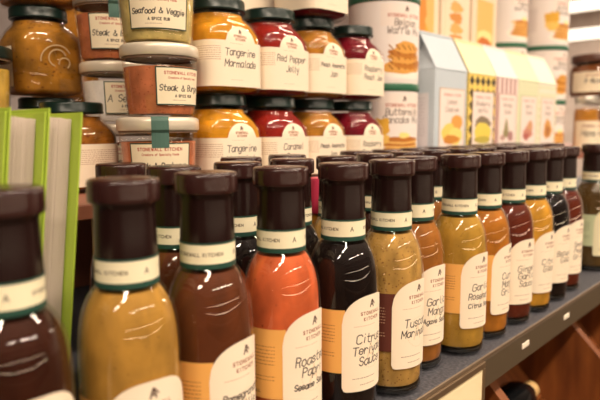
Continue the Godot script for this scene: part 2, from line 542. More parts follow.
# ---------------------------------------------------------------- canister
func canister_meshes() -> void:
	meshes.can_body = lathe([[0.0, 0.002], [0.052, 0.002], [0.0555, 0.0], [0.0558, 0.003], [0.0558, 0.124], [0.050, 0.124], [0.0, 0.124]], 56)
	meshes.can_rim = lathe([[0.0556, 0.1235], [0.0570, 0.1235], [0.0576, 0.1245], [0.0576, 0.1335], [0.0570, 0.1348], [0.0555, 0.1350], [0.0545, 0.1340], [0.0545, 0.1300]], 56)
	meshes.can_disc = lathe([[0.0546, 0.1295], [0.0546, 0.1310], [0.0, 0.1310]], 48)
	var rad := func(_t: float, _y: float) -> float: return 0.0558 + 0.0003
	meshes.can_wrap = bent_label(rad, -178, 178, func(_s): return 0.004, func(_s): return 0.1225, 0.004, 0.1225, 72, 2)

func canister_image(kind: int) -> Image:
	# the whole wrap, 350 x 118 mm; the front is in the middle
	var img := paper(700, 236, c8(238, 228, 222))
	var cx := 350.0
	small_print(img, 60, 190, 60, 11, 12, c8(180, 165, 160), 3)
	img.fill_rect(Rect2i(262, 8, 176, 66), c8(240, 226, 216))
	crest(img, cx, 22, 14, c8(84, 62, 52))
	write(img, "STONEWALL KITCHEN", cx, 46, 9, c8(190, 130, 116), 1.0, 0, 0, 1.6)
	var names := [["Belgian", "Waffle Mix"], ["Buttermilk", "Pancake Mix"], ["Pancake", "Waffle Mix"]]
	write(img, names[kind][0], cx, 72, 20, c8(140, 128, 122), 1.5, 0.12, 0.3, 1.0)
	write(img, names[kind][1], cx, 96, 20, c8(140, 128, 122), 1.5, 0.12, 0.3, 1.0)
	# food photograph printed on the lower front
	blob(img, cx, 200, 105, 30, c8(246, 238, 226), 0.03)
	if kind == 0:
		for k in 5:
			blob(img, cx + rng.randf_range(-20, 20), 196 - k * 15, 78 - k * 7, 18, c8(190, 120, 44) if k % 2 else c8(222, 162, 78), 0.08)
			for j in 6: stroke(img, Vector2(cx - 60 + j * 22, 190 - k * 15), Vector2(cx - 48 + j * 22, 202 - k * 15), 2.0, Color(0.55, 0.3, 0.1, 0.6))
	else:
		for k in 5:
			blob(img, cx + rng.randf_range(-8, 8), 206 - k * 14, 84 - k * 3, 11, c8(232, 186, 106), 0.04)
			blob(img, cx + rng.randf_range(-8, 8), 202 - k * 14, 80 - k * 3, 8, c8(190, 116, 48), 0.05)
		blob(img, cx, 134, 22, 9, c8(250, 226, 140), 0.1)
		if kind == 1:
			blob(img, cx - 88, 118, 36, 40, c8(226, 172, 62), 0.15)
			blob(img, cx - 88, 150, 34, 22, c8(240, 196, 100), 0.15)
	return img

func canister(at: Vector3, turn: float, art: Material, label: String) -> Node3D:
	var o := thing("mix_canister", label, "canister", at, turn, "round white baking mix canisters")
	part("drum", meshes.can_body, mats.can_white, o)
	part("printed_wrap", meshes.can_wrap, art, o)
	part("rim", meshes.can_rim, mats.can_green, o)
	part("lid_disc", meshes.can_disc, mats.can_white, o)
	return o

# ---------------------------------------------------------------- gable-top box
func pattern_image(kind: int) -> Image:
	var img := paper(96, 96, Color.WHITE)
	match kind:
		0:
			img.fill(c8(194, 206, 216))
			for y in 12:
				for x in 12: dot(img, x * 8 + 2, y * 8 + (x % 2) * 4 + 2, 1.3, c8(228, 236, 242))
		1:
			img.fill(c8(244, 214, 112))
			for y in range(-1, 5):
				for x in range(-1, 5):
					for k in 21:
						var w := 10 - absi(k - 10)
						img.fill_rect(Rect2i(x * 24 + 12 - w, y * 24 + 2 + k, w * 2 + 1, 1), c8(70, 60, 50))
		2:
			img.fill(c8(246, 226, 222))
			for x in 8: img.fill_rect(Rect2i(x * 12, 0, 6, 96), c8(184, 140, 132))
		3:
			img.fill(c8(224, 226, 190))
			for y in 6:
				for x in 6: dot(img, x * 16 + 4, y * 16 + 4, 1.6, c8(240, 242, 214))
		4:
			img.fill(c8(240, 234, 214))
			for y in 6:
				for x in 6: dot(img, x * 16 + 8, y * 16 + 8, 3.0, c8(196, 206, 130))
	return img

func box_panel_image(kind: int) -> Image:
	var img := paper(160, 260, c8(244, 228, 220))
	var rim: Color = [c8(206, 176, 150), c8(160, 130, 80), c8(196, 160, 150), c8(190, 190, 140), c8(200, 190, 140)][kind]
	for r in [Rect2i(0, 0, 160, 4), Rect2i(0, 256, 160, 4), Rect2i(0, 0, 4, 260), Rect2i(156, 0, 4, 260)]: img.fill_rect(r, rim)
	write(img, "STONEWALL KITCHEN", 80, 30, 8, c8(206, 150, 138), 0.9, 0, 0, 1.4)
	var names := [["Lemon", "Cookies"], ["Blueberry", "Muffin"], ["Holiday", "Scone"], ["Berry", "Scone"], ["Farm", "Bread"]]
	write(img, names[kind][0], 80, 62, 18, c8(160, 142, 134), 1.3, 0.12, 0.3, 1.0)
	write(img, names[kind][1], 80, 92, 18, c8(160, 142, 134), 1.3, 0.12, 0.3, 1.0)
	match kind:
		0:
			blob(img, 110, 138, 36, 34, c8(230, 166, 84), 0.05)
			blob(img, 60, 178, 44, 40, c8(246, 214, 110), 0.05)
			blob(img, 104, 190, 42, 36, c8(250, 222, 128), 0.05)
			blob(img, 76, 204, 50, 18, c8(214, 142, 62), 0.08)
		1:
			blob(img, 80, 138, 58, 30, c8(140, 124, 104), 0.06)
			blob(img, 80, 178, 62, 44, c8(240, 214, 96), 0.04)
			blob(img, 80, 210, 60, 16, c8(196, 180, 80), 0.05)
		2:
			for k in 5: blob(img, 70, 128 + k * 16, 8 + k * 6, 12, c8(150, 140, 96), 0.1)
			blob(img, 112, 198, 26, 24, c8(176, 130, 130), 0.08)
			blob(img, 40, 204, 22, 14, c8(196, 160, 150), 0.08)
		3:
			blob(img, 80, 178, 44, 30, c8(206, 140, 120), 0.12)
			blob(img, 96, 148, 28, 24, c8(214, 160, 120), 0.12)
			blob(img, 60, 202, 30, 18, c8(180, 96, 90), 0.12)
		4:
			blob(img, 84, 168, 46, 50, c8(220, 160, 84), 0.1)
			blob(img, 84, 178, 22, 30, c8(178, 110, 56), 0.12)
	return img

func gable_box(at: Vector3, turn: float, kind: int, w: float, label: String) -> Node3D:
	var o := thing("gable_box", label, "box", at, turn, "gable-top baking mix boxes")
	var m := tex_mat(pattern_image(kind), 0.45, 0.4, true)
	m.uv1_scale = [Vector3(16, 16, 1), Vector3(11, 11, 1), Vector3(6, 6, 1), Vector3(12, 12, 1), Vector3(10, 10, 1)][kind]
	var roof_m := m if kind == 0 else mat([Color.WHITE, c8(246, 234, 190), c8(246, 232, 228), c8(230, 232, 196), c8(244, 240, 220)][kind], 0.45, 0.4)  # plain paler roofs: glare that washes out their print is painted in
	var h := 0.165
	var d := 0.066
	var hw := w / 2.0
	var ap := 0.226
	part("carton_body", box_mesh(Vector3(-hw, 0, -d / 2), Vector3(hw, h, d / 2), 0.0012), m, o)
	var st := begin()
	var eave := 0.0008
	var f0 := Vector3(-hw, h, d / 2 + eave)
	var f1 := Vector3(hw, h, d / 2 + eave)
	var b0 := Vector3(-hw, h, -d / 2 - eave)
	var b1 := Vector3(hw, h, -d / 2 - eave)
	var r0 := Vector3(-hw, ap, 0)
	var r1 := Vector3(hw, ap, 0)
	quad(st, f0, f1, r1, r0, Vector2.ZERO, Vector2(w, 0.075))
	quad(st, b1, b0, r0, r1, Vector2.ZERO, Vector2(w, 0.075))
	for s in [-1.0, 1.0]:
		var x: float = s * hw
		var inn := Vector3(x - s * 0.022, ap - 0.012, 0)
		var fr := Vector3(x, h, d / 2 + eave)
		var bk := Vector3(x, h, -d / 2 - eave)
		var ri := Vector3(x, ap, 0)
		var rif := ri + Vector3(0, 0, 0.0015)
		var rib := ri - Vector3(0, 0, 0.0015)
		if s < 0:
			tri(st, bk, fr, inn, Vector2(0, 0.07), Vector2(0.066, 0.07), Vector2(0.033, 0))
			tri(st, fr, rif, inn)
			tri(st, rib, bk, inn)
		else:
			tri(st, fr, bk, inn, Vector2(0, 0.07), Vector2(0.066, 0.07), Vector2(0.033, 0))
			tri(st, rif, fr, inn)
			tri(st, bk, rib, inn)
	part("gable_roof", st.commit(), roof_m, o)
	part("ridge_seam", box_mesh(Vector3(-hw, ap - 0.001, -0.0012), Vector3(hw, ap + 0.004, 0.0012), 0.0005), roof_m, o)
	part("printed_panel", panel_mesh(w * 0.80, 0.112, Vector3(w * 0.03, 0.022, d / 2 + 0.0002), 0.0006), tex_mat(box_panel_image(kind), 0.4, 0.4), o)
	# label panel on the end face too
	var e := part("end_label", panel_mesh(0.042, 0.09, Vector3(0, 0.035, 0.0002), 0.0006), mats.end_label, o)
	e.rotation.y = -PI / 2
	e.position = Vector3(-hw, 0, 0)
	return o

func panel_mesh(w: float, h: float, at: Vector3, thick: float) -> ArrayMesh:
	# a printed card facing +z, its lower edge centred on at; uv 0 to 1 on the face
	var st := begin()
	var a := at + Vector3(-w / 2, 0, thick)
	var b := at + Vector3(w / 2, 0, thick)
	var u := Vector3(0, h, 0)
	var k := Vector3(0, 0, thick)
	quad(st, a, b, b + u, a + u)
	quad(st, a - k, a, a + u, a + u - k, Vector2(0, 0), Vector2(0.01, 1))
	quad(st, b, b - k, b + u - k, b + u, Vector2(0.99, 0), Vector2(1, 1))
	quad(st, a + u, b + u, b + u - k, a + u - k, Vector2(0, 0), Vector2(1, 0.01))
	quad(st, a - k, b - k, b, a, Vector2(0, 0.99), Vector2(1, 1))
	quad(st, b - k, a - k, a - k + u, b - k + u, Vector2(0, 0), Vector2(0.02, 0.02))
	return st.commit()

# ---------------------------------------------------------------- cookbook
func cookbook(at: Vector3, lean: float, label: String, tall := 0.257, thick := 0.023) -> Node3D:
	var o := thing("cookbook", label, "book", at, 0.0, "lime green books standing beside the jars")
	o.rotation.z = -deg_to_rad(lean)
	var bt := 0.0014
	var dep := 0.115
	part("back_cover", box_mesh(Vector3(0, 0, -dep), Vector3(bt, tall, 0), 0.0005), mats.lime, o)
	part("front_cover", box_mesh(Vector3(thick - bt, 0, -dep), Vector3(thick, tall, 0), 0.0005), mats.lime, o)
	part("spine", box_mesh(Vector3(0.0003, 0, -dep - 0.002), Vector3(thick - 0.0003, tall, -dep), 0.0005), mats.lime, o)
	# page block of leaves: a ridged fore-edge
	var st := begin()
	var lo := Vector3(bt + 0.0002, 0.004, -dep + 0.001)
	var hi := Vector3(thick - bt - 0.0002, tall - 0.0045, -0.0125)
	var n := 16
	for k in n:
		var x0 := lerpf(lo.x, hi.x, float(k) / n)
		var x1 := lerpf(lo.x, hi.x, float(k + 1) / n) - 0.00012
		add_box(st, Vector3(x0, lo.y, lo.z), Vector3(x1, hi.y - rng.randf() * 0.0004, hi.z - rng.randf() * 0.0006), 0.0002)
	part("page_block", st.commit(), mats.pages, o)
	return o

# ================================================================ scene
func _ready() -> void:
	rng.seed = 7
	# ---- camera
	var cam := Camera3D.new()
	cam.name = "camera"
	add_child(cam)
	var yaw := deg_to_rad(47.129)
	var pitch := deg_to_rad(6.975)
	var roll := deg_to_rad(-0.343)
	var fw := Vector3(sin(yaw) * cos(pitch), -sin(pitch), -cos(yaw) * cos(pitch))
	var rt := Vector3(cos(yaw), 0, sin(yaw))
	var up := rt.cross(fw)
	var rt2 := rt * cos(roll) + up * sin(roll)
	var up2 := up * cos(roll) - rt * sin(roll)
	cam.transform = Transform3D(Basis(rt2, up2, -fw), Vector3(0, 0.246, 0))
	cam.near = 0.02
	cam.far = 60.0
	cam.fov = 37.96
	var look := CameraAttributesPhysical.new()
	look.frustum_focal_length = 34.88
	look.frustum_focus_distance = 0.53
	look.frustum_near = 0.02
	look.frustum_far = 60.0
	look.exposure_aperture = 5.8
	cam.attributes = look
	# ---- environment and exposure
	var env := Environment.new()
	env.background_mode = Environment.BG_COLOR
	env.background_color = Color(0, 0, 0)
	env.tonemap_mode = Environment.TONE_MAPPER_LINEAR
	env.tonemap_exposure = 0.57
	env.sdfgi_enabled = true
	env.ssao_enabled = true
	env.ssil_enabled = true
	var we := WorldEnvironment.new()
	we.name = "environment"
	we.environment = env
	add_child(we)
	# ---- ceiling lights: warm linear fittings in rows along the aisles
	var warm := Color(1.0, 0.912, 0.815)
	for spot in [[-2.7, 1.0], [-0.9, 1.0], [0.9, 1.0], [2.7, 1.0], [2.0, 0.1], [-0.9, 3.4], [0.9, 3.4], [2.7, 3.4], [2.7, -2.4], [8.6, -2.4], [8.6, 1.0]]:
		ceiling_light(Vector3(spot[0], 2.25, spot[1]), warm, {2.0: 2.5, 2.7: 7.0, 8.6: 26.0}.get(spot[0], 9.5))
	build_materials()
	build_room()
	build_shelf()
	build_opposite()
	bottle_meshes()
	jar_meshes()
	spice_meshes()
	canister_meshes()
	build_bottles()
	build_jars()
	build_right()
	build_books()
	build_below()

func ceiling_light(at: Vector3, color: Color, energy: float) -> void:
	var o := thing("ceiling_light", "", "light", at, 0.0, "linear ceiling lights")
	var spots := {"-2.7": "first fitting", "2.0": "extra fitting beside", "-0.9": "near end", "0.9": "middle", "2.7": "far end", "8.6": "distant fitting"}
	o.set_meta("label", "linear ceiling light, %s of the row %s" % [spots.get(str(snappedf(at.x, 0.1)), "last fitting"), "over the aisle" if absf(at.z - 1.0) < 0.3 else ("across the shop" if at.z > 1.0 else "behind the shelf")])
	part("housing", box_mesh(Vector3(-0.64, 0.0, -0.12), Vector3(0.64, 0.05, 0.12), 0.006), mat(c8(235, 232, 226), 0.5), o)
	var g := mat(Color.WHITE, 0.5)
	g.emission_enabled = true
	g.emission = color
	g.emission_energy_multiplier = 5.0
	part("glowing_diffuser", box_mesh(Vector3(-0.61, -0.012, -0.10), Vector3(0.61, 0.0, 0.10), 0.003), g, o)
	var l := AreaLight3D.new()
	l.name = "lamp_light"
	l.area_size = Vector2(1.2, 0.19)
	l.light_color = color
	l.light_energy = energy
	l.shadow_enabled = true
	l.rotation.x = -PI / 2
	l.position.y = -0.016
	o.add_child(l)

func build_materials() -> void:
	mats.glass = glass_mat()
	mats.shaded_base_glass = mat(c8(14, 12, 10), 0.15, 0.5)  # clear glass; near-black stands for the shade in its thick base
	mats.capsule = mat(c8(32, 15, 14), 0.27, 0.45)
	mats.cap = mat(c8(52, 28, 26), 0.20, 0.55)
	mats.green_stripe = mat(c8(28, 70, 58), 0.5)
	var band := paper(768, 96, c8(240, 232, 200))
	for k in 2:
		var x := 192.0 + 384.0 * k
		write(band, "STONEWALL KITCHEN", x - 10, 58, 15, c8(96, 84, 66), 1.5, 0, 0, 1.9)
		write(band, "A", x + 178, 62, 24, c8(84, 72, 58), 1.8)
	var bm := tex_mat(band, 0.55, 0.4, true)
	# the band is 13.8 mm high: its uv runs along the profile in units of 0.2 m
	bm.uv1_scale = Vector3(1, 0.2 / 0.0138, 1)
	bm.uv1_offset = Vector3(0, 1.0 - (1.0 - 0.0006 / 0.2) * 0.2 / 0.0138, 0)
	mats.neck_band = bm
	mats.side_orange = tex_mat(side_label_image(c8(232, 172, 92), c8(150, 100, 50)), 0.55, 0.4)
	mats.side_brown = tex_mat(side_label_image(c8(92, 44, 34), c8(206, 170, 140)), 0.55, 0.4)
	mats.side_green = tex_mat(side_label_image(c8(196, 206, 168), c8(110, 120, 90)), 0.55, 0.4)
	mats.green_lid = mat(c8(14, 36, 31), 0.30, 0.5)
	mats.pale_lid = mat(c8(228, 216, 196), 0.28, 0.5, 0.25)
	mats.silver_lid = mat(c8(214, 208, 196), 0.28, 0.5, 0.7)
	mats.seal_ring = mat(c8(120, 96, 76), 0.5)
	mats.green_paper = mat(c8(74, 108, 98), 0.55)
	mats.can_white = mat(c8(240, 232, 226), 0.5)
	mats.can_green = mat(c8(44, 104, 76), 0.4)
	mats.end_label = tex_mat(end_image(), 0.5)
	mats.lime = mat(c8(170, 196, 66), 0.42)
	mats.pages = mat(c8(208, 192, 182), 0.8, 0.2)

func end_image() -> Image:
	var img := paper(64, 128, c8(226, 222, 226))
	small_print(img, 8, 56, 12, 8, 13, c8(190, 180, 186), 2)
	return img

func noise_tex(a: Color, b: Color, freq: float, oct := 4, seedn := 1, stretch := 1.0) -> StandardMaterial3D:
	var n := FastNoiseLite.new()
	n.seed = seedn
	n.frequency = freq
	n.fractal_octaves = oct
	var img := Image.create(256, 256, false, Image.FORMAT_RGB8)
	for y in 256:
		for x in 256:
			img.set_pixel(x, y, a.lerp(b, clampf(0.5 + 0.9 * n.get_noise_2d(x * stretch, y), 0.0, 1.0)))
	var m := tex_mat(img, 0.6, 0.5, true)
	m.uv1_triplanar = true
	m.uv1_world_triplanar = true
	return m

func build_room() -> void:
	var wall := noise_tex(c8(122, 102, 90), c8(136, 116, 102), 0.02)
	var floor_m := noise_tex(c8(72, 54, 40), c8(92, 70, 52), 0.03)
	floor_m.roughness = 0.4
	var ceil_m := mat(c8(176, 168, 158), 0.9)
	struct("floor", box_mesh(Vector3(-5, -1.08, -6), Vector3(11, -0.95, 6)), floor_m)
	struct("ceiling", box_mesh(Vector3(-5, 2.30, -6), Vector3(11, 2.42, 6)), ceil_m)
	struct("wall_back", box_mesh(Vector3(-5, -0.95, -6.1), Vector3(11, 2.30, -6)), noise_tex(c8(222, 210, 208), c8(232, 222, 220), 0.02))
	struct("wall_front", box_mesh(Vector3(-5, -0.95, 6), Vector3(11, 2.30, 6.1)), wall)
	struct("wall_left", box_mesh(Vector3(-5.1, -0.95, -6), Vector3(-5, 2.30, 6)), wall)
	struct("wall_right", box_mesh(Vector3(11, -0.95, -6), Vector3(11.1, 2.30, 6)), noise_tex(c8(222, 206, 194), c8(232, 218, 208), 0.02))

func build_opposite() -> void:
	# the wall shelving across the aisle, behind the camera, with a lit strip under each board; the bottles mirror it
	var o := thing("wall_shelving", "wooden wall shelving across the aisle with lit strips under its boards", "shelf", Vector3(0.6, 0, 2.9))
	var wood := mat(c8(96, 68, 44), 0.5)
	part("back_panel", box_mesh(Vector3(-3.2, -0.95, 0.0), Vector3(3.2, 1.15, 0.03), 0.002), mat(c8(64, 46, 32), 0.6), o)
	for x in [-3.2, -1.07, 1.05, 3.17]:
		part("upright", box_mesh(Vector3(x, -0.95, -0.30), Vector3(x + 0.03, 1.15, 0.0), 0.002), wood, o)
	var g := mat(Color.WHITE, 0.5)
	g.emission_enabled = true
	g.emission = Color(1.0, 0.9, 0.76)
	g.emission_energy_multiplier = 14.0
	for y in [-0.55, -0.13, 0.32, 0.77, 1.15]:
		part("shelf_board", box_mesh(Vector3(-3.2, y, -0.31), Vector3(3.2, y + 0.025, 0.0), 0.002), wood, o)
		if y < -0.3 or y > 0.6: continue
		part("light_strip", box_mesh(Vector3(-3.15, y - 0.034, -0.308), Vector3(3.15, y - 0.0005, -0.292), 0.002), g, o)
		var l := AreaLight3D.new()
		l.name = "lamp_light"
		l.area_size = Vector2(6.2, 0.03)
		l.light_color = g.emission
		l.light_energy = 0.4
		l.shadow_enabled = true
		l.position = Vector3(0, y - 0.018, -0.313)
		o.add_child(l)

func build_shelf() -> void:
	var top := noise_tex(c8(52, 53, 60), c8(98, 98, 104), 0.22, 4, 4)
	top.uv1_scale = Vector3(4, 4, 4)
	top.roughness = 0.55
	var shelf := thing("display_shelf", "long dark slate-topped shelf that carries all the bottles and jars", "shelf", Vector3(0, 0, 0))
	part("slate_top", box_mesh(Vector3(-0.6, -0.018, -0.95), Vector3(3.6, 0.0, -0.267), 0.001), top, shelf)
	part("metal_lip", box_mesh(Vector3(-0.6, -0.0045, -0.2668), Vector3(3.6, 0.0006, -0.2648), 0.0006), mat(c8(150, 132, 112), 0.35, 0.5, 0.7), shelf)
	var fascia := part("fascia", box_mesh(Vector3(-0.6, -0.037, -0.2668), Vector3(3.6, -0.0047, -0.2652), 0.0004), mat(c8(92, 80, 62), 0.45, 0.5, 0.3), shelf)
	for x in [0.69, 0.835]:
		part("white_clip", box_mesh(Vector3(x - 0.0105, -0.0215, -0.2652), Vector3(x + 0.0105, -0.0145, -0.2640), 0.0008), mat(c8(244, 232, 212), 0.5), fascia)
	part("support", box_mesh(Vector3(-0.6, -0.95, -0.93), Vector3(3.6, -0.018, -0.91), 0.001), mat(c8(70, 40, 24), 0.6), shelf)
	part("upright", box_mesh(Vector3(-0.6, -0.95, -0.91), Vector3(-0.57, -0.018, -0.29), 0.001), mat(c8(70, 40, 24), 0.6), shelf)
	part("upright", box_mesh(Vector3(3.57, -0.95, -0.91), Vector3(3.6, -0.018, -0.29), 0.001), mat(c8(70, 40, 24), 0.6), shelf)
	# price card holder hooked on the shelf edge
	var holder := thing("price_card_holder", "framed cream price card hooked on the shelf edge", "card holder", Vector3(0.465, 0, -0.2640))
	var fr := begin()
	add_box(fr, Vector3(-0.11, -0.0105, -0.0008), Vector3(0.11, -0.0035, 0.0022), 0.0006)
	add_box(fr, Vector3(-0.11, -0.075, -0.0008), Vector3(0.11, -0.069, 0.0022), 0.0006)
	add_box(fr, Vector3(-0.11, -0.069, -0.0008), Vector3(-0.1055, -0.0105, 0.0022), 0.0006)
	add_box(fr, Vector3(0.1055, -0.069, -0.0008), Vector3(0.11, -0.0105, 0.0022), 0.0006)
	part("frame", fr.commit(), mat(c8(128, 108, 84), 0.35, 0.5, 0.6), holder)
	part("card", box_mesh(Vector3(-0.106, -0.0695, -0.0005), Vector3(0.106, -0.0100, 0.0004)), mat(c8(244, 226, 184), 0.6), holder)
	# riser behind the bottles
	var riser := thing("display_riser", "low wooden riser with dark underside lifting the jars behind the bottles", "riser", Vector3(0, 0, 0))
	part("board", box_mesh(Vector3(0.195, 0.166, -0.90), Vector3(2.6, 0.18, -0.489), 0.0012), mat(c8(150, 92, 72), 0.5), riser)
	for x in [0.262, 1.4, 2.56]:
		for zz in [-0.512, -0.85]:
			part("leg", box_mesh(Vector3(x, 0.0005, zz), Vector3(x + 0.008, 0.166, zz + 0.014), 0.001), mat(c8(186, 122, 62), 0.5), riser)
	part("back_panel", box_mesh(Vector3(0.21, 0.0005, -0.872), Vector3(2.58, 0.166, -0.862), 0.001), mat(c8(150, 92, 72), 0.5), riser)

func ordinal(k: int) -> String:
	return ["first", "second", "third", "fourth", "fifth", "sixth", "seventh", "eighth", "ninth", "tenth", "eleventh", "twelfth", "thirteenth", "fourteenth", "fifteenth"][k]

func build_bottles() -> void:
	var S := {
		"choc": sauce_mat(c8(52, 25, 15), c8(90, 50, 30), 40, 11),
		"mustard": sauce_mat(c8(168, 126, 56), c8(96, 66, 28), 60, 12),
		"brown": sauce_mat(c8(88, 47, 26), c8(70, 36, 20), 40, 13),
		"orange": sauce_mat(c8(194, 94, 54), c8(60, 24, 14), 14, 14),
		"black": sauce_mat(c8(22, 14, 12), c8(40, 24, 16), 10, 15),
		"herb": sauce_mat(c8(174, 136, 72), c8(104, 66, 36), 560, 16, 0.14, 1.6),
		"amber": sauce_mat(c8(146, 92, 38), c8(96, 54, 24), 30, 17),
		"citrus": sauce_mat(c8(172, 132, 52), c8(110, 84, 36), 80, 18),
		"honey": sauce_mat(c8(168, 106, 36), c8(110, 60, 24), 30, 19),
		"cherry": sauce_mat(c8(92, 38, 22), c8(60, 22, 14), 20, 20),
		"gold": sauce_mat(c8(192, 140, 48), c8(140, 90, 30), 30, 21),
		"olive": sauce_mat(c8(84, 64, 34), c8(50, 38, 20), 160, 22),
	}
	rng.seed = 99
	# x, z, turn, sauce, hand-written lines, side label, description
	var front := [
		[0.1125, -0.315, 0.0, "choc", ["Maple", "Chipotle", "Sauce"], "orange", "dark chocolate-brown sauce bottle at the very front of the row, nearest the camera"],
		[0.1832, -0.3149, -7.0, "mustard", ["Honey", "Mustard", "Sauce"], "orange", "tan mustard-coloured sauce bottle in front of the lime green books"],
		[0.2467, -0.3166, 13.0, "brown", ["Pomegranate", "Grille", "Sauce"], "orange", "reddish-brown sauce bottle between the tan one and the bright orange-red one"],
		[0.3166, -0.3141, 8.0, "orange", ["Roasted", "Papri", "Sesame Sauce"], "orange", "bright orange-red sauce bottle in the front row"],
		[0.3854, -0.3075, 0.0, "black", ["Citrus", "Teriyaki", "Sauce"], "orange", "black sauce bottle standing right beside the bright orange-red one"],
		[0.4521, -0.3034, 0.0, "herb", ["Tuscan", "Marinade"], "brown", "yellow sauce bottle full of dark herb specks with a brown side label"],
		[0.5166, -0.3173, -4.0, "amber", ["Garlic", "Mango", "Agave Sauce"], "orange", "amber-brown sauce bottle set slightly back behind the herb-specked one"],
		[0.5836, -0.3027, -3.0, "citrus", ["Garlic", "Rosemary", "Citrus Sauce"], "orange", "mustard-yellow sauce bottle with a wide orange side label, eighth in the front row"],
		[0.6487, -0.304, 7.0, "honey", ["Curry", "Mango", "Grille"], "orange", "honey-orange sauce bottle, ninth in the front row, beside the dark red-brown one"],
		[0.7169, -0.3031, -12.0, "cherry", ["Ginger", "Garlic", "Sauce"], "orange", "dark red-brown sauce bottle, tenth in the front row, between honey-orange and golden ones"],
		[0.7842, -0.3024, -5.0, "gold", ["Citrus", "Glaze"], "orange", "golden-yellow sauce bottle near the far end of the front row"],
		[0.8513, -0.3036, -4.0, "black", ["Balsamic", "Glaze"], "orange", "black sauce bottle near the far end of the front row, after the golden one"],
		[0.9175, -0.3063, -5.0, "cherry", ["Smoky", "Peach", "Grille"], "orange", "red-brown sauce bottle that ends the unbroken front row, before the gap"],
		[1.080, -0.309, -14.0, "olive", ["Olive", "Oil"], "green", "dark olive sauce bottle with pale green side label standing beyond the gap in the row"],
	]
	for f in front:
		var lm := tex_mat(bottle_label_image(f[4], c8(240, 248, 232) if f[5] == "green" else Color.WHITE), 0.55, 0.4)
		bottle(Vector3(f[0], 0, f[1]), f[2], S[f[3]], lm, mats["side_" + f[5]], f[6], "front row of sauce bottles", {"choc": 0.004, "mustard": -0.009, "brown": -0.0045, "citrus": 0.004, "honey": 0.003}.get(f[3], 0.0))
	var plain := tex_mat(bottle_label_image(["Grille", "Sauce"]), 0.55, 0.4)
	var second := ["brown", "black", "black", "herb", "choc", "gold", "amber", "olive", "citrus", "cherry", "brown", "gold", "black"]
	for k in second.size():
		bottle(Vector3(0.2716 + 0.0690 * k, 0, -0.392 + rng.randf_range(-0.003, 0.003)), rng.randf_range(-12, 12), S[second[k]], plain, mats.side_orange,
			"dark-capped sauce bottle in the second row, %s along from the lime green books" % ordinal(k), "second row of sauce bottles")
	var third := ["choc", "", "black", "cherry", "", "herb", "brown", "black", "amber", "gold", "choc", "cherry", "brown"]
	for k in third.size():
		if third[k] == "": continue
		bottle(Vector3((0.2640 if k < 4 else 0.2540) + 0.0690 * k, 0, -0.4565), rng.randf_range(-12, 12), S[third[k]], plain, mats.side_orange,
			"dark-capped sauce bottle in the third row, %s along, just in front of the stacked jars" % ordinal(k), "third row of sauce bottles")
	# small pink-topped bottle that shows between two caps
	var o := thing("syrup_bottle", "small amber bottle with a pink sleeve peeking between two dark caps", "bottle", Vector3(0.530, 0, -0.455))
	part("syrup", lathe([[0.0, 0.004], [0.022, 0.004], [0.0235, 0.010], [0.0235, 0.105], [0.019, 0.128], [0.0125, 0.142], [0.0, 0.143]], 32), S.gold, o)
	part("glass_body", lathe([[0.0, 0.0005], [0.023, 0.0], [0.025, 0.004], [0.025, 0.106], [0.0205, 0.130], [0.0140, 0.145], [0.0135, 0.150]], 32), mats.glass, o)
	part("pink_sleeve", lathe([[0.0138, 0.146], [0.0150, 0.146], [0.0160, 0.150], [0.0158, 0.184], [0.0150, 0.1875], [0.0, 0.188]], 32), mat(c8(206, 56, 92), 0.45), o)

